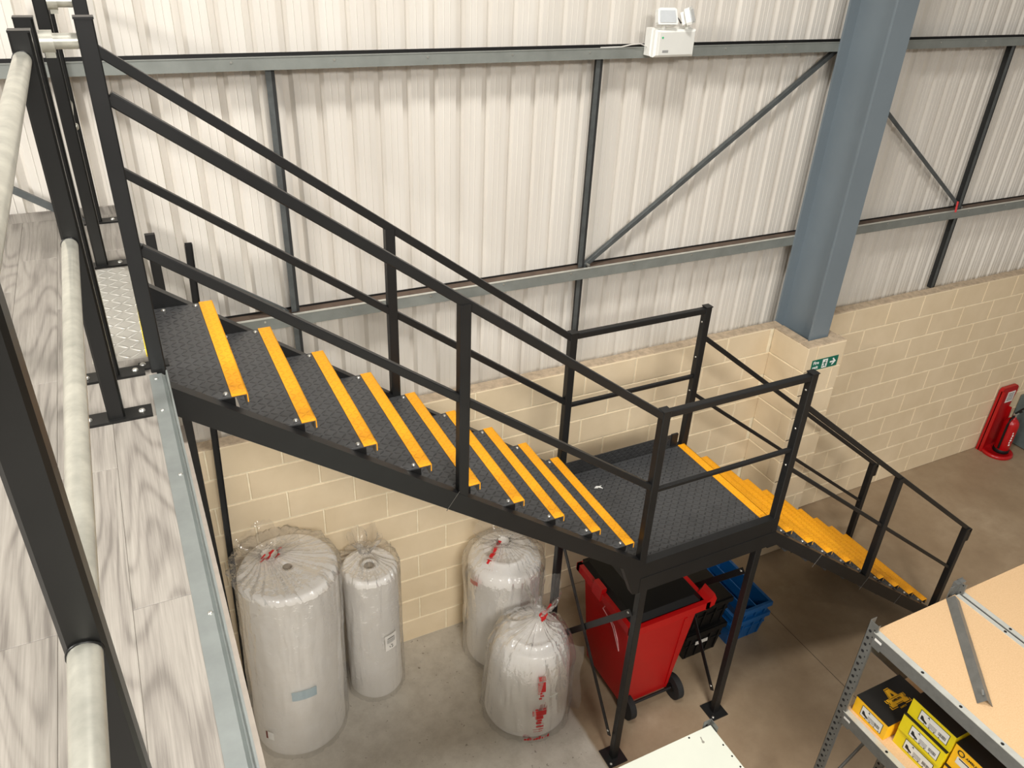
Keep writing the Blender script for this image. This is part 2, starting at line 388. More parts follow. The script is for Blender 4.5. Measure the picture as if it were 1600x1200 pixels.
def sag(x, z0, z1, label):
    o = thing('sag_rail', (x, .19, z0), label, 'brace', 'vertical sag rails on the cladding')
    obj('flange', MB().box(x-.026, x+.004, .165, .169, z0, z1), m_sag, o)
    obj('web', MB().box(x+.004, x+.022, .165, .235, z0, z1), m_sagd, o)
sag(.186, 3.006, 4.404, 'thin dark vertical bar on cladding behind the upper stair handrail')
sag(2.216, 3.006, 4.404, 'thin vertical bar on cladding left of the emergency light')
sag(6.27, 3.006, 4.404, 'thin vertical bar between the two rails right of the column')
sag(.186, 2.2, 2.932, 'short vertical bar below lower rail behind the upper stair treads')
sag(2.216, 2.2, 2.932, 'short vertical bar below lower rail above the stair landing')
sag(6.27, 2.2, 2.932, 'short vertical bar below lower rail right of the column')
def diag(p0, p1, label):
    c = Vector(p0)
    o = thing('diagonal_brace', p0, label, 'brace', 'diagonal cladding braces')
    d = (Vector(p1)-c).normalized()
    obj('angle_bar', MB().bar(p0, p1, .006, .034).bar(Vector(p0)+Vector((0, .016, .012)), Vector(p1)+Vector((0, .016, .012)), .036, .006), m_sag, o)
    obj('end_bolt', MB().tube(Vector(p0)+d*.03+Vector((0, -.03, 0)), Vector(p0)+d*.03+Vector((0, .01, 0)), .012, 8), m_bolt, o)
diag((2.25, .19, 2.995), (4.27, .19, 4.40), 'diagonal steel brace from the rail up to the left of column')
diag((6.32, .19, 2.995), (4.36, .19, 4.36), 'diagonal steel brace dropping to the right of the column')
diag((.14, .19, 2.995), (-1.85, .19, 4.40), 'diagonal steel brace behind the top of the stair')
tag(obj('red_tag', MB().bar((6.15, .115, 3.0), (6.19, .15, 3.085), .016, .004), m_redtag), 'small red tape tag on the lower rail by a brace foot', 'tag')

# mezzanine deck
mz = tag(link('floor_mezzanine', None, (XE, -2, H), None), 'raised mezzanine floor of grey wood-look planks', kind='structure')
obj('deck_board', MB().box(-4.2, XE-.02, -7, .25, H-.06, H-.012), m_deckside, mz)
PK = {}
def plank(x0, x1, y0, y1):
    key = (round(x1-x0, 3), round(y1-y0, 3))
    if key not in PK:
        w, l = key; c = .0012
        b = MB(); b.add([(0,0,-.012),(w,0,-.012),(w,l,-.012),(0,l,-.012),(0,0,-c),(w,0,-c),(w,l,-c),(0,l,-c),(c,c,0),(w-c,c,0),(w-c,l-c,0),(c,l-c,0)],
              [(0,1,5,4),(1,2,6,5),(2,3,7,6),(3,0,4,7),(4,5,9,8),(5,6,10,9),(6,7,11,10),(7,4,8,11),(8,9,10,11)])
        PK[key] = b.mesh('plank', m_plank)
    put('plank', PK[key], (x0, y0, H), mz)
xs = [-.645]+[-.801-.1565*i for i in range(20)]
offs = [-2.755, -2.15, -2.765, -1.9, -3.1, -2.5]
for i in range(len(xs)-1):
    y = offs[i % 6]-1.22*4
    while y < .25:
        a = max(y, -7); b = min(y+1.22, .25)
        if b-a > .02: plank(xs[i+1]+.0004, xs[i]-.0004, a+.0004, b-.0004)
        y += 1.22
obj('skirting_board', MB().box(-4.2, XE, .235, .25, H, H+.045), m_plank, mz)
# galvanised edging channel
ec = thing('edge_channel', (-.64, -4, H), 'galvanised steel channel trim along the mezzanine floor edge', 'channel')
obj('channel_plate', MB().prism([(-.672, H), (-.672, H+.003), (-.632, H+.003), (-.624, H-.006), (-.619, H-.006), (-.617, H+.012), (-.612, H+.012), (-.612, H-.10), (-.616, H-.10), (-.620, H-.012), (-.634, H-.003)], 'y', -7, -1.625), m_galv2, ec)
scm = MB().lathe((0, 0, 0), [(.006, 0), (.006, .002), (.003, .004), (0, .004)], 8).mesh('screw', m_bolt)
for y in (-1.66, -1.88, -2.26, -2.84, -3.45): put('screw', scm, (-.652 if y > -2 else -.64, y, H+.003), ec)
eb = thing('mezzanine_edge_beam', (-.62, -4, H-.3), 'steel edge beam with pale lower flange under mezzanine floor', 'beam')
obj('web', MB().box(-.625, -.619, -7, -1.64, 3.36, H-.06), m_darkbar, eb)
obj('lower_flange', MB().box(-.609, -.592, -7, -1.46, 3.36, 3.368), m_deckside, eb)

# ================================================================== STAIRCASE
st = thing('metal_staircase', (1.7, -1.1, 0), 'black steel staircase with yellow nosings, landing and tube handrails', 'staircase')
# tread prototype (nose at x=0, top z=0, near end y=0)
wT = YF-YN
tp = MB().box(-.262, -.002, 0, wT, -.006, 0).box(-.006, -.001, 0, wT, -.05, -.005).mesh('tread', m_durbar)
ys = MB().box(-.057, .003, -.002, wT+.002, 0, .0035).box(-.001, .0035, -.002, wT+.002, -.036, .0035).mesh('nosing', m_ynose)
br = MB().box(-.185, -.045, .006, .011, -.052, -.006).mesh('end_bracket', m_black)
bo = MB().lathe((0, 0, 0), [(.011, 0), (.011, .002), (.008, .006), (.004, .008), (0, .008)], 10).mesh('bolt', m_bolt)
def tread(x, z):
    t = put('tread', tp, (x, YN, z), st); put('nosing', ys, (x, YN, z), t); put('end_bracket', br, (x, YN, z), t); put('end_bracket', br, (x, YF-.017, z), t)
    for dx, dy in ((-.075, .028), (-.215, .028), (-.075, wT-.028), (-.215, wT-.028)):
        put('bolt', bo, (x+dx, YN+dy, z), t)
for k_ in range(1, 10): tread(X0+(k_-1)*G, (20-k_)*R)
for k_ in range(1, 10): tread(XL+k_*G2, (10-k_)*R)
# stringers
def stringer(y0, y1):
    zt = lambda x: 3.628-.745*(x+.612); zb = lambda x: 3.505-.738*(x+.612)
    b = MB().prism([(XE, zt(XE)), (1.70, zt(1.70)), (1.70, 1.65), (1.655, 1.66), (1.56, zb(1.56)), (XE, zb(XE))], 'y', y0, y1)
    obj('stringer', b, m_black, st)
    zt2 = lambda x: 1.778-.745*(x-2.746)
    b = MB().prism([(2.72, 1.80), (2.746, zt2(2.746)), (5.09, max(.03, zt2(5.09))), (5.09, 0), (4.97, 0), (2.80, 1.64), (2.72, 1.64)], 'y', y0, y1)
    obj('stringer', b, m_black, st)
stringer(-1.61, YN-.002); stringer(YF+.002, YF+.052)
# mitre weld lines on the near stringer
m_weld = simple('weld_grey', (88, 84, 78), .5)
for x, zt_, zb_ in ((.50, 2.80, 2.705), (3.28, 1.37, 1.275), (3.92, .90, .795), (4.45, .505, .41)):
    obj('weld_seam', MB().bar((x+.02, -1.6105, zt_), (x-.045, -1.6105, zb_), .003, .003), m_weld, st)
# landing
XB = X0+8*G-.05
LZ = 10*R
la = obj('landing_plate', MB().box(1.62, XL-.003, YN+.002, YF-.002, LZ-.006, LZ), m_durbar, st, (1.62, YN, LZ))
obj('nosing', MB().box(XL-.057, XL+.003, YN, YF, LZ, LZ+.0035).box(XL-.001, XL+.0035, YN, YF, LZ-.036, LZ+.0035), m_ynose, la, (XL, YN, LZ))
obj('toe_plate', MB().box(1.69, 2.655, YF-.004, YF+.002, LZ, LZ+.115), m_durbar_v, la)
obj('toe_bracket', MB().box(2.60, 2.655, YF-.012, YF+.004, LZ+.02, LZ+.12), m_black, la)
obj('landing_beam', MB().box(1.70, 2.765, -1.612, YN, 1.655, 1.77), m_black, st)
obj('landing_beam', MB().box(1.70, 2.765, -1.609, YN, 1.772, 1.885), m_black, st)
obj('landing_beam', MB().box(1.70, 2.74, YF, YF+.05, 1.655, 1.84), m_black, st)
obj('landing_beam', MB().box(1.68, 1.73, YN, YF, 1.655, 1.83), m_black, st)
obj('landing_beam', MB().box(2.68, 2.73, YN, YF, 1.655, 1.83), m_black, st)
# legs
for x in (1.745, 2.655):
    for y in (PY, PYF):
        lg = obj('leg', MB().bar((x, y, .01), (x, y, 1.66), .05), m_black, st)
        obj('base_plate', MB().box(x-.075, x+.075, y-.075, y+.075, 0, .01), m_black, lg)
        for sx in (-1, 1):
            put('bolt', bo, (x+.05*sx, y+.05*sx, .01), lg)
    for a, c in ((( .25, 1.40)), ):
        p = obj('cross_brace', MB().bar((x-.03, PY+.03, 1.43), (x-.03, PYF-.03, .27), .006, .045), m_black, st)
        put('bolt', bo, (x-.03, PY+.05, 1.41), p)
        p = obj('cross_brace', MB().bar((x-.04, PY+.03, .22), (x-.04, PYF-.03, 1.43), .006, .04), m_black, st)
        put('bolt', bo, (x-.04, PY+.05, .25), p)
# newel posts and rails
def post(x, y, z0, z1, w=.05):
    o = obj('newel_post', MB().bar((x, y, z0), (x, y, z1), w), m_black, st)
    return o
cap = MB().box(-.027, .027, -.027, .027, 0, .006).mesh('post_cap', m_black)
for y in (PY, PYF):
    p = post(-.638, y, H-.02, 4.835); put('post_cap', cap, (-.638, y, 4.835), p)
    ztop = 4.18-.74*(.55+.02)
    post(.545, y, 2.75, ztop)
    p = post(1.70, y, 1.66, 2.948); put("post_cap", cap, (1.70, y, 2.948), p)
    p = post(2.742, y, 1.66, 2.95); put("post_cap", cap, (2.742, y, 2.95), p)
    zr = lambda x: 4.18-.74*(x+.02)
    obj('top_rail', MB().bar((-.615, y, zr(-.615)), (1.69, y, zr(1.69)), .04), m_black, st)
    zm = lambda x: 4.137-.737*(x+.608)
    obj('mid_rail', MB().bar((-.615, y, zm(-.615)), (1.69, y, zm(1.69)), .036), m_black, st)
    obj('top_rail', MB().bar((1.70, y, 2.925), (2.742, y, 2.925), .04), m_black, st)
    obj('mid_rail', MB().bar((1.70, y, 2.415), (2.742, y, 2.415), .027), m_black, st)
    z2 = lambda x: 2.716-.7525*(x-2.76)
    r_ = MB().bar((2.742, y, z2(2.742)), (5.12, y, z2(5.12)), .034); r_.bar((5.115, y, z2(5.10)), (5.115, y, z2(5.10)-.12), .034)
    obj('top_rail', r_, m_black, st)
    z3 = lambda x: 2.262-.7475*(x-2.76)
    obj('mid_rail', MB().bar((2.742, y, z3(2.742)), (5.06, y, z3(5.06)), .027), m_black, st)
    post(3.92, y, .82, z2(3.92)); post(5.06, y, .02, z2(5.06))
pb = MB().lathe((0, 0, 0), [(.007, 0), (.006, .003), (0, .004)], 8)
pb.v = [Vector((-v.z, v.y, v.x)) for v in pb.v]; pbm = pb.mesh('bolt', m_bolt)
for y in (PY, PYF):
    for z in (2.84, 2.57, 2.30): put('bolt', pbm, (2.742-.025, y, z), st)
# shoe plate at the top of the stair
obj('fixing_plate', MB().box(-.70, -.60, YN-.02, YN+.03, H, H+.008), m_black, st)
put('bolt', bo, (-.685, YN+.01, H+.008), st)

# threshold plate
tpl = thing('threshold_plate', (-.755, -1.05, H), 'bright checker plate with yellow edge at the stair head', 'checker plate')
obj('plate', MB().box(-.845, -.668, -1.475, -.565, H, H+.006), m_alu, tpl, (-.845, -1.475, H))
obj('yellow_edge', MB().box(-.668, -.652, -1.475, -.565, H, H+.008), simple('yellow_edge_paint', (242, 214, 40), .5), tpl)
tag(obj('paper_scrap', MB().add([(1.84,-.835,LZ+.002),(1.86,-.85,LZ+.006),(1.868,-.84,LZ+.004),(1.895,-.862,LZ+.003),(1.888,-.84,LZ+.006),(1.905,-.826,LZ+.002),(1.88,-.829,LZ+.005),(1.865,-.82,LZ+.003)], [(0,1,2,7),(2,3,4,7),(4,5,6,7)]), m_white), 'tiny white paper scrap lying on the black stair landing', 'litter')

# ================================================================== MEZZANINE GUARD RAILS
def gpost(x, y, parent, top=4.835, platex=(-.115, .105)):
    p = obj('post', MB().bar((x, y, H+.008), (x, y, top), .05, c=.006), m_post, parent)
    obj('post_cap', MB().box(x-.0255, x+.0255, y-.0255, y+.0255, top, top+.005), m_post, p)
    obj('base_plate', MB().box(x+platex[0], x+platex[1], y-.04, y+.03, H, H+.009), m_post, p)
    for dx in (platex[0]+.035, platex[1]-.03): put('bolt', bo, (x+dx, y-.006, H+.009), p)
    return p
gr = thing('guard_rail', (-.79, -2.6, H), 'foreground guard rail of black posts and two galvanised tubes', 'guard rail')
gpost(-.787, -1.862, gr); gpost(-.792, -3.425, gr); gpost(-.795, -5.0, gr)
for z0_, nm in ((4.772, 'top_tube'), (4.287, 'mid_tube')):
    obj(nm, MB().tube((-.794, -1.845, z0_), (-.794, -5.2, z0_), .0212, 20), m_galv, gr)
for y in (-1.89, -3.452):
    for z0_ in (4.772, 4.287):
        b = MB().lathe((0, 0, 0), [(.0214, -.002), (.0232, -.002), (.0232, .004), (.0214, .004)], 20, fn=lambda q, t, r, z: Vector((-.794+r*math.cos(t), y+z, z0_+r*math.sin(t))))
        obj('tube_collar', b, m_post, gr)
g2 = thing('guard_post', (-.785, -1.56, H), 'black guard post with short galvanised link tubes beside the stair newel', 'guard post')
gpost(-.787, -1.575, g2)
def link_tube(parent, y, z, x0, x1):
    tb = obj('link_tube', MB().tube((x0, y, z), (x1, y, z), .0215, 18), m_galv, parent)
    obj('clamp_fitting', MB().tube((x0-.004, y, z), (x0+.03, y, z), .03, 18).box(x0+.002, x0+.028, y-.012, y+.012, z-.042, z-.02), m_galv, tb)
link_tube(g2, -1.575, 4.775, -.755, -.66)
g3 = thing('guard_rail', (-.78, -.2, H), 'black guard posts with galvanised tubes between stair head and cladding', 'guard rail')
gpost(-.775, -.50, g3); gpost(-.775, .13, g3)
for z0_, nm in ((4.772, 'top_tube'), (4.287, 'mid_tube')):
    obj(nm, MB().tube((-.78, -.5, z0_), (-.78, .16, z0_), .0212, 16), m_galv, g3)
link_tube(g3, -.60, 4.79, -.745, -.66)
obj('end_plug', MB().lathe((0, 0, 0), [(.014, 0), (.014, .004), (.009, .009), (0, .01)], 14, fn=lambda q, t, r, z: Vector((-.75+z, -.5+r*math.cos(t), 4.31+r*math.sin(t)))), m_galv, g3)

# black bars standing behind the stair
lb = thing('steel_upright', (-.565, -.15, 0), 'black steel box upright standing behind the stair head', 'steel bar')
obj('bar', MB().bar((-.548, -.15, 0), (-.548, -.15, 3.70), .048, .03), m_darkbar, lb)
lb = thing('steel_channel', (-.52, -.16, 0), 'thin black steel channel leaning behind the first treads', 'steel bar')
obj('web', MB().bar((-.505, -.11, 0), (-.372, -.06, 3.60), .034, .004), m_darkbar, lb)
obj('flange', MB().bar((-.522, -.125, 0), (-.389, -.075, 3.59), .004, .03), m_darkbar, lb)
obj('flange', MB().bar((-.488, -.125, 0), (-.355, -.075, 3.60), .004, .03), m_darkbar, lb)

# ================================================================== WALL FITTINGS
em = thing('emergency_light', (2.66, .04, 4.42), 'white twin-spot emergency light box on the upper wall rail', 'light')
obj('back_box', MB().box(2.505, 2.815, .06, .118, 4.425, 4.585), m_white, em)
obj('front_cover', MB().cbox(2.515, 2.825, .022, .06, 4.42, 4.58, .012), m_white, em)
obj('cover_panel', MB().box(2.548, 2.805, .0195, .0225, 4.435, 4.565), simple('cover_panel_white', (222, 222, 216), .4, 0, .02), em)
obj('status_light', MB().disc((2.566, .016, 4.535), .006, 8, 'y', .004), simple('status_green', (40, 190, 120), .4), em)
obj('rating_label', MB().box(2.575, 2.62, .0185, .0195, 4.447, 4.462), simple('rating_grey', (150, 150, 148), .6), em)
def spot(cx, cz, rz, tilt):
    T = Matrix.Translation((cx, .03, cz)) @ Matrix.Rotation(rz, 4, 'Z') @ Matrix.Rotation(tilt, 4, 'X')
    b = MB().prism([(-.066, -.045), (.066, -.045), (.072, -.03), (.066, .045), (.05, .052), (-.05, .052), (-.066, .045), (-.072, -.03)], 'y', -.012, .02)
    b.prism([(-.05, -.035), (.05, -.035), (.045, .038), (-.045, .038)], 'y', .02, .05)
    b.v = [T @ v for v in b.v]; h_ = obj('lamp_head', b, m_white, em)
    l_ = MB().prism([(-.055, -.034), (.055, -.034), (.058, -.02), (.053, .036), (-.053, .036), (-.058, -.02)], 'y', -.016, -.012)
    l_.v = [T @ v for v in l_.v]; obj('lamp_lens', l_, m_lens, h_)
    b = MB().tube((cx, .05, 4.58), (cx, .05, cz-.02), .014, 10); obj('lamp_neck', b, m_white, h_)
spot(2.585, 4.650, -.1, -.35); spot(2.765, 4.655, .75, -.35)
obj('lamp_lead', MB().path([(2.66, .04, 4.605), (2.655, .03, 4.63), (2.67, .03, 4.645), (2.685, .03, 4.63), (2.70, .035, 4.615), (2.72, .045, 4.62)], .004, 6), m_cable, em)
tag(obj('power_cable', MB().path([(2.51, .09, 4.475), (2.46, .10, 4.492), (2.40, .11, 4.487), (2.34, .13, 4.472), (2.2, .15, 4.468)], .004, 6), m_wcable), 'thin pale cable running along upper rail from emergency light', 'cable')

# fire exit sign
sg = thing('fire_exit_sign', (4.30, -.405, 2.03), 'green and white fire exit sign with right arrow on pier', 'sign')
obj('panel', MB().box(4.160, 4.452, -.4075, -.4045, 2.032, 2.130), m_green, sg)
F = frame((4.305, -.4085, 2.081), (1, 0, 0), (0, 0, 1))
def flat(poly, name, mat, parent, F=F, t=.0008):
    b = MB().prism(poly, 'z', 0, t); b.v = [F @ v for v in b.v]; return obj(name, b, mat, parent)
link('lettering', placed(text_mesh('Fire', .040, m_signw, 'lettering', bold=.0008), Matrix.Translation(-ORG[sg.name]) @ F @ Matrix.Translation((-.10, .020, 0))), ORG[sg.name], sg)
link('lettering', placed(text_mesh('exit', .040, m_signw, 'lettering', bold=.0008), Matrix.Translation(-ORG[sg.name]) @ F @ Matrix.Translation((-.10, -.022, 0))), ORG[sg.name], sg)
flat([(-.028, -.040), (.028, -.040), (.028, .040), (-.028, .040)], 'pictogram_door', m_signw, sg)
F2 = F @ Matrix.Translation((0, 0, .001))
for poly in ([(-.002, .022), (.006, .030), (.014, .022), (.006, .014)], [(-.012, .012), (.004, .014), (.008, -.006), (-.004, -.008)], [(-.004, -.006), (.006, -.006), (.016, -.030), (.008, -.032)],
             [(-.004, -.004), (-.008, -.016), (-.024, -.022), (-.024, -.030), (-.002, -.020), (.004, -.008)], [(-.012, .012), (-.022, .002), (-.018, -.002), (-.006, .008)], [(.004, .012), (.020, .002), (.018, -.003), (.004, .004)]):
    flat(poly, 'pictogram_figure', m_green, sg, F2)
flat([(.058, .007), (.098, .007), (.080, .028), (.092, .034), (.126, 0), (.092, -.034), (.080, -.028), (.098, -.007), (.058, -.007)], 'arrow', m_signw, sg)

# fire extinguisher and stand
ex = thing('extinguisher_stand', (7.95, -.15, 0), 'red plastic extinguisher stand with round foot against the block wall', 'stand')
obj('foot', MB().lathe((7.955, -.165, 0), [(.165, 0), (.175, .015), (.17, .035), (.15, .045), (.13, .03), (0, .028)], 32), m_red2, ex)
bk = MB(); pr_ = [(7.80, 0), (8.11, 0), (8.10, .28), (8.06, .55), (8.09, .74), (8.09, .80), (8.06, .83), (7.83, .83), (7.80, .80)]
bk.prism(pr_, 'y', -.05, -.012); bk.prism([(7.80, 0), (7.815, 0), (7.815, .80), (7.80, .80)], 'y', -.085, -.04); bk.prism([(8.095, 0), (8.11, 0), (8.10, .28), (8.06, .55), (8.045, .55), (8.085, .28)], 'y', -.085, -.04)
obj('backboard', bk, m_red2, ex)
obj('notice', MB().box(7.93, 8.06, -.0525, -.0505, .62, .76), m_label, ex)
b = MB()
for i in range(5): b.box(7.945, 8.045, -.0535, -.0525, .645+i*.022, .652+i*.022)
tag(obj('notice_text', b, m_print, ex), kind='stuff')
fe = thing('fire_extinguisher', (7.99, -.185, .03), 'red fire extinguisher standing on the red plastic stand', 'fire extinguisher')
obj('cylinder', MB().lathe((7.99, -.185, .03), [(0, 0), (.072, 0), (.08, .012), (.08, .36), (.072, .40), (.045, .435), (.022, .45), (.022, .47), (0, .47)], 28), m_red2, fe)
obj('base_skirt', MB().lathe((7.99, -.185, .03), [(.084, 0), (.086, .005), (.086, .04), (.0805, .045)], 28), m_blk, fe)
obj('valve', MB().tube((7.99, -.185, .49), (7.99, -.185, .53), .02, 12).bar((7.97, -.185, .53), (8.03, -.185, .535), .03, .02), m_bolt, fe)
obj('handle', MB().bar((7.98, -.185, .545), (8.11, -.185, .58), .02, .012).bar((7.98, -.185, .53), (8.10, -.185, .54), .02, .008), m_blk, fe)
obj('hose', MB().path([(7.97, -.19, .51), (7.90, -.20, .49), (7.885, -.20, .42), (7.89, -.20, .25), (7.895, -.2, .10)], .012, 8), m_blk, fe)
b = MB(); th0 = math.radians(-112)
for i, (w_, d_) in enumerate(((.018, .004), (.012, -.003), (.020, .002), (.014, 0), (.018, .003), (.010, -.004))):
    vs = []
    for a in (0, 1, 2):
        t_ = th0+(d_+w_*(a/2-.5))/.081
        for z in (0, 1): vs.append((7.99+.0815*math.cos(t_), -.185+.0815*math.sin(t_), .15+i*.032+z*.022))
    b.add(vs, [(0, 2, 3, 1), (2, 4, 5, 3)])
tag(obj('white_print', b, m_signw, fe), kind='stuff')
cb = thing('steel_cabinet', (8.5, -.2, 0), 'grey-green steel cabinet at far right beyond the extinguisher', 'cabinet')
obj('body', MB().box(8.30, 8.9, -.33, -.01, .02, .62), m_cab, cb); obj('door', MB().box(8.31, 8.89, -.345, -.332, .04, .60), m_cab, cb)

# ================================================================== WRAPPED ROLLS
def roll(c, Rr, h, hole, lean, label, seed, taper=0.0, gather=None, soft=0.0):
    t = thing('wrapped_roll', (c[0], c[1], 0), label, 'wrapped roll', 'film-wrapped rolls of white packaging foam')
    def bend(q, s_=1):
        f = q.z/h; return Vector((q.x+lean[0]*f, q.y+lean[1]*f, q.z))
    def rr(z):
        r_ = Rr*(1-taper*z/h)
        if soft and z > h-soft: r_ *= math.sqrt(max(.02, 1-.55*((z-h+soft)/soft)**2))
        return r_
    pf = [(0, .004), (rr(0)-.03, .004), (rr(0), .03)]
    for i in range(1, 28): pf.append((rr(h*i/28), h*i/28))
    e = rr(h); pf += [(e, h-.03), (e-.012, h-.006), (e-.03, h)]
    for q in (.8, .62, .45, .3): pf.append((e*q, h+.004*(1 if int(q*100) % 2 else -1)))
    if soft: pf += [(e*.15, h+.004), (0, h+.004)]
    else: pf += [(hole+.025, h), (hole, h-.004), (hole-.002, h-.18), (0, h-.18)]
    def fn(q, th, r, z):
        n_ = noise.noise(Vector((q.x*5+seed, q.y*5, q.z*3)))
        k_ = 1+.022*n_*(1 if r > hole+.03 else 0)
        return bend(Vector((c[0]+(q.x-c[0])*k_, c[1]+(q.y-c[1])*k_, q.z)))
    body = obj('foam_roll', MB().lathe((c[0], c[1], 0), pf, 56, fn=fn), m_roll, t)
    if not soft: obj('core_hole', MB().lathe((c[0], c[1], 0), [(hole-.004, h-.16), (hole-.004, h-.012), (hole-.010, h-.012), (hole-.010, h-.16)], 20, fn=lambda q, th, r, z: bend(q)), simple('cardboard_core', (150, 138, 122), .8), body)
    # spiral winding rims on the end face
    # film
    fp = [(rr(0)+.008, .006)]
    for i in range(1, 44): fp.append((rr(h*i/44)+.008, h*i/44))
    fp += [(e+.008, h-.02), (e+.004, h+.008)]
    if gather:
        gz, gx, gy, gr_, ph = gather
        for q in (.94, .86, .78, .7, .6, .52, .44, .36, .28, .22): fp.append((e*q, h+.014+(1-q)**2*gz*1.05))
        fp += [(gr_, h+gz), (gr_*1.15, h+gz+.02)]
        for i in range(1, 13): fp.append((gr_*(1.1+i*.21), h+gz+ph*i/12))
    else:
        for q in (.86, .74): fp.append((e*q, h+.02))
        for q, dz in ((.70, .05), (.74, .09), (.8, .12)): fp.append((e*q, h+dz))
    def rdg(v): return 1-2*abs(noise.noise(v))
    def ff(q, th, r, z):
        cx_, sy_ = math.cos(th), math.sin(th)
        a = noise.noise(Vector((cx_*2.0+seed, sy_*2.0, z*1.2)))
        b_ = rdg(Vector((cx_*4.5+seed*2+z*.8, sy_*4.5, z*1.9)))
        c_ = rdg(Vector((cx_*10+seed*3, sy_*10+z*1.5, z*2.6)))
        dr = .004+.012*a+.009*b_+.005*c_
        if soft: dr = .006+.016*a+.016*b_+.009*c_+.03*max(0, (z/h-.55))
        zz = z
        if z > h+.005:
            dr = r*(.05*b_+.03*math.sin(th*13+9*a)+.03*c_); zz += .014*b_+.010*c_+.012*a
        dr = max(dr, -.004) if z <= h+.005 else dr
        x = c[0]+(r+dr)*cx_; y = c[1]+(r+dr)*sy_
        if gather and z > h:
            f = min(1, (z-h)/max(gather[0], .01)); x += gather[1]*f; y += gather[2]*f
            if z > h+gather[0]+.01:
                g_ = (z-h-gather[0])/gather[4]; zz += gather[4]*.5*g_*noise.noise(Vector((cx_*1.6+seed, sy_*1.6, 1)))
                x += .06*g_*noise.noise(Vector((cx_*2, sy_*2, z*9+seed))); y += .06*g_*noise.noise(Vector((cx_*2+7, sy_*2, z*9+seed)))
        return bend(Vector((x, y, zz)))
    film = obj('film_wrap', MB().lathe((c[0], c[1], 0), fp, 150, fn=ff), m_film, t)
    return t, bend, rr, ff
def surf_print(parent, c, rr, bend, h, marks, mat, name, extra=.032):
    # marks: list of polygons in (angle*radius, z) laid on the roll surface
    b = MB()
    for th, z0_, z1_, w, sk in marks:
        n_ = 4; vs = []
        for i in range(n_+1):
            for j in range(2):
                t = th+(w*(i/n_-.5))/rr(z0_)+(sk*j)/rr(z0_); z = z0_+(z1_-z0_)*j; r = rr(min(z, h))+extra
                vs.append(bend(Vector((c[0]+r*math.cos(t), c[1]+r*math.sin(t), z))))
        b.add(vs, [(2*i, 2*i+2, 2*i+3, 2*i+1) for i in range(n_)], True)
    return tag(obj(name, b, mat, parent), kind='stuff' if len(marks) > 1 else None)
RD = math.radians
t, bend, rr, ff = roll((-.19, -.362), .315, 1.50, .035, (.05, .0), 'largest film-wrapped white foam roll, by the mezzanine edge, with pale blue label', 1.3, 0, (.03, -.09, .10, .05, .10))
surf_print(t, (-.19, -.362), rr, bend, 1.5, [(RD(-93), .60, .685, .16, .0)], m_bluetape, 'blue_label', .010)
surf_print(t, (-.19, -.362), rr, bend, 1.5, [(RD(-137), .21, .285, .05, 0)], m_label, 'white_label')
surf_print(t, (-.19, -.362), rr, bend, 1.5, [(RD(-141.5), .21, .285, .014, 0)], simple('brown_strip', (110, 50, 40), .6), 'label_strip', .033)
b = MB()
rq = random.Random(4)
for i in range(9):
    x = -.14-.13+.013*i+rq.uniform(-.01, .01); y = -.30+rq.uniform(-.03, .05)
    b.bar((x-.02, y, 1.545+.01*rq.random()), (x+.012, y+.02, 1.55+.02*rq.random()), .012, .002)
tag(obj('red_film_print', b, m_rprint, t), kind='stuff')
t, bend, rr, ff = roll((.42, -.252), .195, 1.20, .04, (.0, .0), 'slim film-wrapped foam roll with open core beside the largest roll', 5.1, 0, (.035, .0, .08, .03, .14))
lm = [(RD(-72), .53, .68, .085, .0)]
surf_print(t, (.42, -.252), rr, bend, 1.2, lm, simple('clear_label', (226, 222, 214), .5), 'paper_label', .026)
surf_print(t, (.42, -.252), rr, bend, 1.2, [(RD(-72), .63-.012*i, .633-.012*i, .06, 0) for i in range(3)]+[(RD(-72), .645, .652, .05, 0)], m_print, 'label_text', .028)
b = MB()
for i in range(3):
    a = RD(90+120*i)
    p = [Vector((math.cos(a+q)*.014, 0, math.sin(a+q)*.014)) for q in (-.85, .15)]
    for q in p: q.z += .565
    r = .195+.029; th = RD(-72)
    def W_(q): 
        tt = th+q.x/r; return Vector((.42+r*math.cos(tt), -.252+r*math.sin(tt), q.z))
    b.bar(W_(p[0]), W_(p[1]), .005, .003)
obj('recycling_mark', b, m_print, t)
t, bend, rr, ff = roll((1.45, -.33), .28, 1.03, .05, (.0, .0), 'film-bagged white roll by the wall, half hidden behind another', 9.7, .0, (.05, .0, .03, .06, .10), .12)
surf_print(t, (1.45, -.33), rr, bend, 1.02, [(RD(-165), .86, .90, .05, 0), (RD(-158), .87, .91, .03, 0)], m_rprint, 'red_film_print')
b = MB()
for i in range(12):
    f = i/11; b.bar((1.24+.18*f, -.46+.18*f, 1.07+.015*math.sin(i)), (1.265+.18*f, -.445+.18*f, 1.07+.015*math.cos(i*2)), .018+.012*math.sin(i*1.7)**2, .002)
tag(obj('red_film_print', b, m_rprint, t), kind='stuff')
t, bend, rr, ff = roll((1.375, -.925), .312, .80, .05, (.02, .0), 'film-bagged white roll in front with gathered neck and red print', 14.2, .10, (.13, .03, -.02, .034, .28), .26)
mk = []
th = RD(-103)
for z0_, z1_, w, dx in ((.62, .655, .045, 0), (.52, .61, .05, 0), (.50, .517, .03, -.01), (.475, .492, .025, .005), (.45, .468, .02, -.005), (.34, .355, .02, -.02), (.34, .355, .02, .03), (.285, .335, .09, 0), (.25, .284, .055, 0), (.225, .245, .03, .005), (.20, .22, .035, 0), (.165, .18, .05, .01), (.14, .148, .07, 0), (.12, .126, .06, 0)):
    mk.append((th+dx/.3, z0_, z1_, w, -.004))
for i in range(9): mk.append((RD(-118)+i*.062, .035, .052+.006*(i % 3), .016, .003))
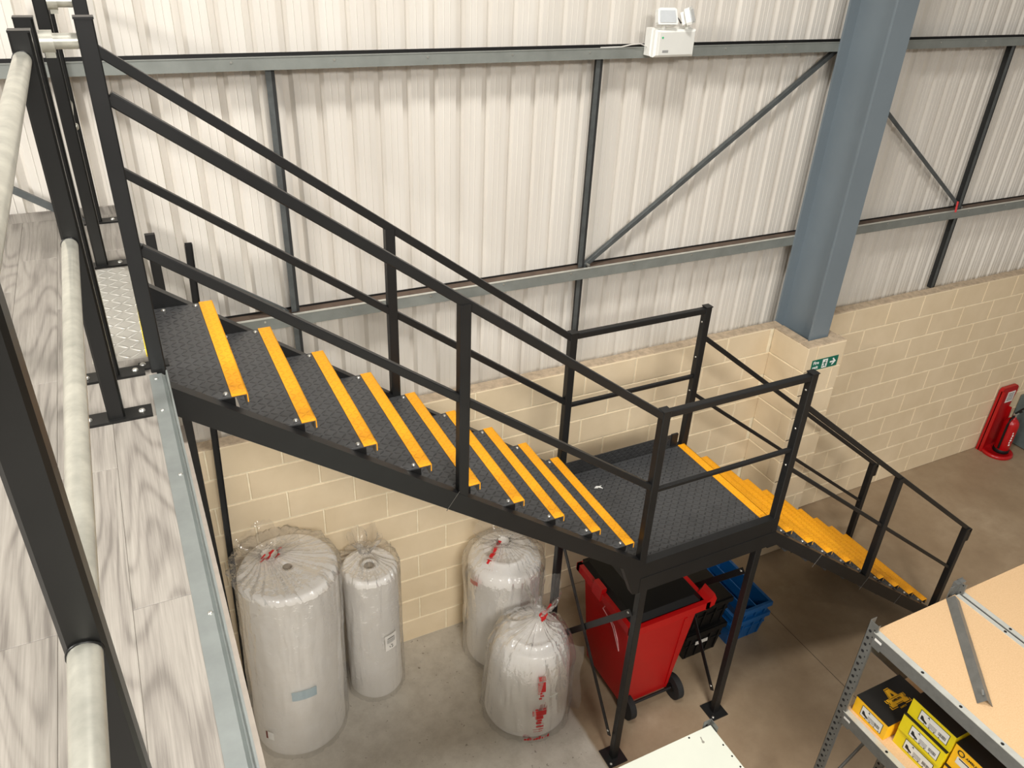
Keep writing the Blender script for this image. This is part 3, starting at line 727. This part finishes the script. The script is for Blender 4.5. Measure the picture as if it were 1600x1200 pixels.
surf_print(t, (1.375, -.925), rr, bend, .78, mk, m_rprint, 'red_film_print', .034)
mk2 = [(RD(-88), .45, .462, .06, .01)]
surf_print(t, (1.375, -.925), rr, bend, .78, mk2, m_white, 'torn_label', .036)
b = MB()
for i, (a, r) in enumerate(((0, .03), (60, .03), (120, .03), (180, .03), (240, .03), (300, .03))):
    a = RD(a); b.bar((1.425+math.cos(a)*r, -.995, .99+math.sin(a)*r), (1.425+math.cos(a+.9)*r, -.995, .99+math.sin(a+.9)*r), .018, .004)
tag(obj('red_film_print', b, m_rprint, t), kind='stuff')
obj('red_stroke_print', MB().bar((1.44, -1.0, 1.02), (1.48, -.995, 1.07), .016, .004), m_rprint, t)
obj('red_stroke_print', MB().bar((1.41, -1.0, .94), (1.44, -1.005, .97), .022, .004), m_rprint, t)
# loose film flap beside the front bag
fl_ = MB(); vs = []; nx, nz = 10, 14
for i in range(nx+1):
    for j in range(nz+1):
        u_, w_ = i/nx, j/nz
        vs.append((1.60+.115*u_*(1-.3*w_), -1.10-.05*u_+.02*math.sin(w_*9+u_*3), .01+.72*w_))
fl_.add(vs, [(i*(nz+1)+j, (i+1)*(nz+1)+j, (i+1)*(nz+1)+j+1, i*(nz+1)+j+1) for i in range(nx) for j in range(nz)], True)
obj('film_flap', fl_, m_film, t)

# ================================================================== BIN AND CRATES
bn = thing('wheeled_bin', (2.2, -1.05, 0), 'red wheeled bin with black lid under the stair landing', 'bin')
def frustum(x0, x1, y0, y1, z0, X0_, X1_, Y0_, Y1_, z1, b=None, c=.04):
    b = b or MB()
    def ring(a0, a1, b0, b1, z):
        return [(a0+c,b0,z),(a1-c,b0,z),(a1,b0+c,z),(a1,b1-c,z),(a1-c,b1,z),(a0+c,b1,z),(a0,b1-c,z),(a0,b0+c,z)]
    vs = ring(x0, x1, y0, y1, z0)+ring(X0_, X1_, Y0_, Y1_, z1)
    return b.add(vs, [(i, (i+1) % 8, 8+(i+1) % 8, 8+i) for i in range(8)]+[tuple(range(8))[::-1], tuple(range(8, 16))])
obj('body', frustum(1.985, 2.43, -1.31, -.76, .10, 1.90, 2.50, -1.385, -.72, 1.0), m_red, bn)
rim = MB()
for a in ((1.865, 1.90, -1.42, -.70), (2.50, 2.535, -1.42, -.70), (1.865, 2.535, -1.42, -1.385), (1.865, 2.535, -.73, -.695)): rim.box(a[0], a[1], a[2], a[3], .985, 1.05)
obj('rim', rim, m_red, bn)
obj('side_rib', MB().prism([(-1.375, .92), (-1.355, .92), (-1.30, .16), (-1.315, .16)], 'x', 2.035, 2.06).prism([(-1.385, .92), (-1.355, .92), (-1.30, .16), (-1.325, .16)], 'x', 2.36, 2.385), m_red, bn)
for x, y in ((2.50, -1.40), (1.885, -1.02)):
    obj('lid_lug', MB().prism([(x, .98), (x+.075, 1.0), (x+.085, 1.06), (x+.055, 1.12), (x+.03, 1.08), (x, 1.05)] if x > 2 else [(x-.03, .98), (x+.02, .98), (x+.02, 1.085), (x-.02, 1.085)], 'y', y-.02, y+.09), m_red, bn)
lid = frustum(1.895, 2.505, -1.375, -.68, 1.045, 1.93, 2.47, -1.34, -.72, 1.085, c=.03)
obj('lid', lid, m_blk, bn)
obj('handle_bar', MB().tube((1.95, -1.40, 1.03), (2.48, -1.40, 1.03), .014, 12), m_red, bn)
for x in (2.015, 2.445):
    w_ = obj('wheel', MB().tube((x-.025, -1.33, .10), (x+.025, -1.33, .10), .10, 28), m_rubber, bn)
    obj('hub', MB().tube((x-.03, -1.33, .10), (x+.03, -1.33, .10), .035, 14), m_blk, w_)
obj('axle', MB().tube((1.99, -1.33, .10), (2.47, -1.33, .10), .012, 10), m_darkbar, bn)
# printed outline on the left side of the bin
b = MB(); xs_ = lambda z: 1.985-(z-.10)*(.085/.9)-.003
ol = [(-1.10, .86), (-1.16, .80), (-1.20, .72), (-1.24, .64), (-1.22, .74), (-1.17, .84)]
for i in range(len(ol)):
    a, c_ = ol[i], ol[(i+1) % len(ol)]; b.bar((xs_(a[1]), a[0], a[1]), (xs_(c_[1]), c_[0], c_[1]), .006, .003)
for (a, c_) in (((-1.0, .95), (-1.05, .92)), ((-1.05, .92), (-1.02, .87)), ((-1.02, .87), (-1.08, .85)), ((-.95, .96), (-.98, .91))): b.bar((xs_(a[1]), a[0], a[1]), (xs_(c_[1]), c_[0], c_[1]), .006, .003)
obj('white_print', b, simple('faded_white_print', (214, 170, 168), .6), bn)

def crate(name, loc, x0, x1, y0, y1, z0, h, mat, label, cat, group, lidded, dividers=0):
    c = thing(name, loc, label, cat, group); t_ = .012; ins = .03
    b = MB(); b.box(x0+ins, x1-ins, y0+ins, y1-ins, z0, z0+.01)
    def wall(p0, p1, q0, q1):
        b.add([(p0[0],p0[1],z0),(p1[0],p1[1],z0),(q1[0],q1[1],z0+h),(q0[0],q0[1],z0+h)], [(0,1,2,3)])
    o0 = [(x0+ins,y0+ins),(x1-ins,y0+ins),(x1-ins,y1-ins),(x0+ins,y1-ins)]; o1 = [(x0,y0),(x1,y0),(x1,y1),(x0,y1)]
    i0 = [(a+(t_ if i in (0,3) else -t_), d+(t_ if i < 2 else -t_)) for i, (a, d) in enumerate(o0)]; i1 = [(a+(t_ if i in (0,3) else -t_), d+(t_ if i < 2 else -t_)) for i, (a, d) in enumerate(o1)]
    for i in range(4):
        j = (i+1) % 4; wall(o0[i], o0[j], o1[i], o1[j]); wall(i0[j], i0[i], i1[j], i1[i])
        b.add([(*o1[i], z0+h), (*o1[j], z0+h), (*i1[j], z0+h), (*i1[i], z0+h)], [(0,1,2,3)])
    obj('body', b, mat, c)
    b = MB()
    for (a0, a1, b0, b1) in ((x0-.012, x1+.012, y0-.012, y0+.002), (x0-.012, x1+.012, y1-.002, y1+.012), (x0-.012, x0+.002, y0, y1), (x1-.002, x1+.012, y0, y1)): b.box(a0, a1, b0, b1, z0+h-.045, z0+h)
    obj('rim', b, mat, c)
    b = MB()
    for f in (.06, .34, .66, .94):
        xx = x0+ins+(x1-x0-2*ins)*f; b.prism([(y0+ins-.008, z0+.01), (y0+ins+.004, z0+.01), (y0+.006, z0+h-.045), (y0-.010, z0+h-.045)], 'x', xx-.008, xx+.008)
    b.box(x0+.01, x1-.01, y0+.006, y0+.02, z0+h*.52, z0+h*.52+.014)
    obj('wall_rib', b, mat, c)
    if lidded:
        ym = (y0+y1)/2
        obj('lid_flap', MB().box(x0, x1, y0, ym-.002, z0+h+.001, z0+h+.012), mat, c); obj('lid_flap', MB().box(x0, x1, ym+.002, y1, z0+h+.001, z0+h+.012), mat, c)
    for i in range(dividers):
        xx = x0+.04+(x1-x0-.08)*(i+1)/(dividers+1); obj('lid_flap', MB().box(xx-.004, xx+.004, y0+.014, y1-.014, z0+h-.10, z0+h-.004), mat, c)
    return c
cr = crate('storage_crate', (2.86, -.85, 0), 2.70, 3.08, -1.12, -.665, 0, .31, m_blk, 'lower black plastic crate between the red bin and blue crates', 'crate', 'black storage crates', True)
obj('white_label', MB().box(2.80, 2.92, -1.124, -1.120, .17, .205), m_label, cr)
crate('storage_crate', (2.86, -.85, .325), 2.70, 3.08, -1.12, -.665, .323, .27, m_blk, 'upper black plastic crate stacked between red bin and blue crates', 'crate', 'black storage crates', True)
crate('storage_crate', (3.32, -.85, 0), 3.13, 3.53, -1.14, -.52, 0, .26, m_blue, 'lower blue plastic crate under the stair landing edge', 'crate', 'blue storage crates', False)
crate('storage_crate', (3.32, -.85, .07), 3.13, 3.53, -1.14, -.52, .112, .26, m_blue, 'upper open blue plastic crate nested in the lower one', 'crate', 'blue storage crates', False, 2)

# ================================================================== RACKING
rk = thing('shelving_rack', (2.8, -3.4, 0), 'grey perforated steel shelving rack with chipboard shelves', 'shelving')
RX, RY = 2.447, -2.607
def upright(x, y, ztop, sx=1):
    u_ = obj('upright', MB().box(x-.002, x, y-.052, y, 0, ztop).box(x-.002, x+.045*sx if sx > 0 else x, y-.002, y, 0, ztop).box(x, x+.014, y-.054, y-.052, 0, ztop), m_rack, rk)
    b = MB(); z = .04
    while z < ztop-.02:
        b.disc((x-.0035, y-.020, z), .009, 8, 'x', .0015); b.disc((x-.0035, y-.042, z+.025), .004, 6, 'x', .0015); z += .05
    h_ = tag(obj('slot_holes', b, m_hole, u_), kind='stuff')
    return u_
upright(RX, RY+.03, 2.055); upright(3.115, RY+.03, 2.075); upright(RX, -5.2, 2.05)
obj('end_bracket', MB().box(3.085, 3.155, RY+.002, RY+.030, 1.96, 2.07).box(3.05, 3.085, RY+.01, RY+.016, 1.97, 2.05), m_rack, rk)
def shelf_beam(x, z, h=.075, lipw=.030, s=1):
    be = obj('beam', MB().box(x-.003, x, -5.3, RY-.012, z-h, z), m_rack, rk)
    obj('beam_lip', MB().box(x-.004, x+lipw, -5.3, RY-.012, z, z+.004), m_rackl, be)
    b = MB(); y = RY-.30
    while y > -5: b.disc((x+lipw*.4, y, z+.0035), .008, 10, 'z', .0015); y -= .215
    tag(obj('slot_holes', b, m_hole, be), kind='stuff')
    return be
shelf_beam(RX, 2.0); shelf_beam(3.085, 2.0, .075, .022); shelf_beam(3.125, 2.0, .075, .026); shelf_beam(RX, 1.37)
shelf_beam(3.085, 1.37)
b = obj('end_plate', MB().box(RX-.006, RX-.003, RY-.075, RY-.02, 1.915, 1.995).box(RX-.006, RX-.003, RY-.075, RY-.02, 1.285, 1.365), m_rack, rk)
obj('size_sticker', MB().box(RX-.0068, RX-.006, RY-.072, RY-.03, 1.965, 1.980).box(RX-.0068, RX-.006, RY-.072, RY-.03, 1.335, 1.350), m_label, rk)
obj('shelf_board', MB().box(RX+.028, 3.085, -5.3, RY-.004, 1.985, 2.001), m_chip, rk)
obj('shelf_board', MB().box(3.15, 3.80, -5.3, RY-.004, 1.985, 2.001), m_chip, rk)
obj('shelf_board', MB().box(RX+.028, 3.085, -5.3, RY-.004, 1.352, 1.371), m_chip, rk)
obj('end_tie', MB().box(RX, 3.11, RY+.012, RY+.022, 1.90, 1.94), m_rackl, rk)
obj('end_tie', MB().box(RX, 3.11, RY+.012, RY+.022, 1.15, 1.19), m_rackl, rk)
obj('end_diagonal', MB().bar((RX+.02, RY+.005, 1.88), (3.10, RY+.005, 1.22), .012, .035), m_rack, rk)
obj('end_diagonal', MB().bar((3.10, RY+.005, 1.12), (RX+.02, RY+.005, .45), .012, .035), m_rack, rk)
# loose bar on the top shelf
lo = thing('loose_rack_bar', (2.8, -2.9, 2.0), 'loose folded grey steel bar lying on the top chipboard shelf', 'steel bar')
p0, p1 = Vector((3.035, -2.635, 2.0045)), Vector((2.575, -3.165, 2.0045)); d = (p1-p0).normalized(); sd = Vector((-d.y, d.x, 0))
def vpl(s_):
    a = [p0+Vector((0,0,.034)), p0+sd*.034*s_, p1+sd*.034*s_, p1+Vector((0,0,.034))]
    a2 = [q-Vector((0,0,.0025)) for q in a]
    return MB().add(a+a2, [(0,1,2,3),(7,6,5,4),(0,4,5,1),(1,5,6,2),(2,6,7,3),(3,7,4,0)])
obj('bar_side', vpl(1), m_rack, lo); obj('bar_side', vpl(-1), m_rack, lo)
obj('hook_tab', MB().bar(p1+Vector((.012, .03, .03)), p1+Vector((.018, .045, .05)), .012, .004), m_rack, lo)

# shoe boxes
def shoebox(x, y, z, l, w, h, lidmat, sidemat, label, marks):
    o = thing('shoe_box', (x, y, z), label, 'box', 'shoe boxes on the rack')
    bd = obj('box_body', MB().box(x, x+l, y-w, y, z, z+h), sidemat, o)
    lidm = MB().box(x-.002, x+l+.002, y-w-.002, y+.002, z+h-.001, z+h+.003)
    ld = obj('lid', lidm, lidmat, o)
    # label on the end that faces -x; local axes: u to -y, v up
    def L(u0, u1, v0, v1, mat, name, off=.001):
        obj(name, MB().box(x-off-.0006, x-off, y-u1, y-u0, z+v0, z+v1), mat, o)
    if marks == 'label':
        L(.05*w/.22, w-.025, .022, h-.022, m_print, 'label_border'); L(.05*w/.22+.003, w-.028, .025, h-.025, m_label, 'end_label', .0018)
        u0 = .05*w/.22; lw_ = w-.03-u0
        sp = MB().prism([(y-u0-.012, z+.040), (y-u0-.05, z+.034), (y-u0-.05, z+.045), (y-u0-.032, z+.052), (y-u0-.022, z+.066), (y-u0-.012, z+.066)], 'x', x-.0030, x-.0024); obj('shoe_picture', sp, m_print, o)
        bars = MB(); rn = random.Random(int(z*100)+int(-y*100))
        u = u0+lw_*.70
        while u < u0+lw_*.94: 
            s_ = rn.choice((.0012, .002, .003)); bars.box(x-.0030, x-.0024, y-u-s_, y-u, z+.040, z+.062); u += s_+.002
        for i in range(4): bars.box(x-.0030, x-.0024, y-u0-lw_*.36-.045, y-u0-lw_*.36, z+.034+i*.008, z+.036+i*.008)
        for i in range(4): bars.box(x-.0030, x-.0024, y-u0-.04-.03*i, y-u0-.034-.03*i, z+.027, z+.032)
        tag(obj('label_text', bars, m_print, o), kind='stuff')
        FF = frame((x-.0030, y-u0-.05, z+h-.034), (0, -1, 0), (0, 0, 1))
        link('lettering', placed(text_mesh('A', .016, m_print, 'lettering', bold=.0004), Matrix.Translation(-ORG[o.name]) @ FF), ORG[o.name], o)
    return o
SB = 1.3715
LIDH = .118
o = shoebox(2.497, -2.632, SB, .335, .215, LIDH, m_boxk, m_boxo, 'shoe box with black lid and yellow winged letter logo, nearest the rack upright', 'label')
# logo on the lid
LF = frame((2.675, -2.735, SB+LIDH+.0034), (.88, 0, 0), (0, .88, 0))
def lidpoly(poly, name, mat, zo=0.0, pad=0): 
    b = MB().prism(poly, 'z', zo, zo+.0006); b.v = [LF @ v for v in b.v]; obj(name, b, mat, o)
A1 = [(-.014,.058),(.014,.058),(.030,.010),(.062,.010),(.062,-.008),(.054,-.008),(.060,-.024),(.066,-.024),(.066,-.042),(.026,-.042),(.026,-.030),(-.026,-.030),(-.026,-.042),(-.066,-.042),(-.066,-.024),(-.060,-.024),(-.054,-.008),(-.062,-.008),(-.062,.010),(-.030,.010)]
grow = lambda P, s_: [(a*s_, (b_-.005)*s_+.005) for a, b_ in P]
lidpoly(grow(A1, 1.18), 'logo_outline', m_boxo, .0); lidpoly(grow(A1, 1.09), 'logo_gap', m_boxk, .0007); lidpoly(A1, 'logo_letter', m_boxo, .0014)
lidpoly([(-.001, .034), (.001, .034), (.009, .014), (-.009, .014)], 'logo_counter', m_boxk, .0021)
lidpoly([(-.05, .006), (.05, .006), (.05, .004), (-.05, .004)], 'logo_rule', m_boxk, .0021)
link('lettering', placed(text_mesh('AMBLERS', .017, m_boxk, 'lettering', bold=.0004), Matrix.Translation(-ORG[o.name]) @ LF @ Matrix.Translation((0, -.010, .0026))), ORG[o.name], o)
link('lettering', placed(text_mesh('SAFETY', .014, m_boxo, 'lettering'), Matrix.Translation(-ORG[o.name]) @ LF @ Matrix.Translation((0, -.058, .0012))), ORG[o.name], o)
nm = ('bottom', 'middle', 'top')
for i in range(3):
    shoebox(2.545-.012*(i == 1), -2.872-.004*i, SB+.124*i, .335, .255, .118, m_boxk, m_boxy, 'yellow-ended shoe box, %s of the stack of three in the middle' % nm[i], 'label')
for i in range(2):
    o = shoebox(2.545+.01*i, -3.142, SB+.002+.165*i, .335, .29, .16, m_boxk, m_boxo, ('bottom' if i == 0 else 'top')+' larger yellow shoe box of the stack at the picture edge', 'none')
    if i == 1:
        x, y, z = 2.555, -3.142, SB+.002+.165
        ring_ = MB().lathe((0, 0, 0), [(.013, 0), (.019, 0), (.019, .0008), (.013, .0008)], 20); FR = frame((x-.0012, y-.04, z+.125), (0, -1, 0), (0, 0, 1)); ring_.v = [FR @ v for v in ring_.v]
        obj('ring_logo', ring_, m_print, o)
        link('lettering', placed(text_mesh('AMBLERS SAFETY', .020, m_print, 'lettering', 'LEFT', .0003), Matrix.Translation(-ORG[o.name]) @ frame((x-.0012, y-.066, z+.125), (0, -1, 0), (0, 0, 1))), ORG[o.name], o)
        obj('end_label', MB().box(x-.0012, x-.0002, y-.155, y-.03, z+.05, z+.095), m_label, o)
        obj('label_bar', MB().box(x-.0018, x-.0012, y-.155, y-.04, z+.086, z+.093), m_print, o)

# white-topped unit in the foreground
wu = thing('white_shelf_unit', (.8, -3.2, 0), 'white melamine-topped shelf unit at the bottom of the picture', 'shelving')
WX, WY, WZ = 1.305, -2.70, 2.0
obj('top_board', MB().box(-.2, WX, -4.0, WY, WZ-.018, WZ), m_wboard, wu)
b = MB()
for q in ((WX-.13, WY-.012), (WX-.012, WY-.105), (WX-.012, WY-.165), (WX-.012, WY-.22), (WX-.012, WY-.28)): b.disc((q[0], q[1], WZ-.0005), .0045, 8, 'z', .0012)
tag(obj('screw_holes', b, m_hole, wu), kind='stuff')
obj('scuff_mark', MB().disc((WX-.085, WY-.055, WZ-.0005), .007, 8, 'z', .001).bar((WX-.085, WY-.05, WZ+.0001), (WX-.08, WY-.03, WZ+.0001), .006, .001), simple('scuff', (150, 146, 134), .8), wu)
for x in (WX+.004, -.2):
    for y in (WY+.01, -4.0):
        u_ = obj('upright', MB().box(x, x+.003, y-.05, y, 0, WZ+.03).box(x-.04, x, y-.003, y, 0, WZ+(.03 if x > 0 else -.02)), m_rack, wu)
        b = MB(); z = .1
        while z < WZ+.02: b.disc((x+.0025, y-.025, z), .008, 8, 'x', .0015); b.disc((x-.02, y-.004, z), .007, 8, 'y', .005); z += .05
        tag(obj('slot_holes', b, m_hole, u_), kind='stuff')
obj('side_panel', MB().box(-.18, WX-.01, -4.0, WY-.02, 1.0, 1.02), m_wboard, wu)
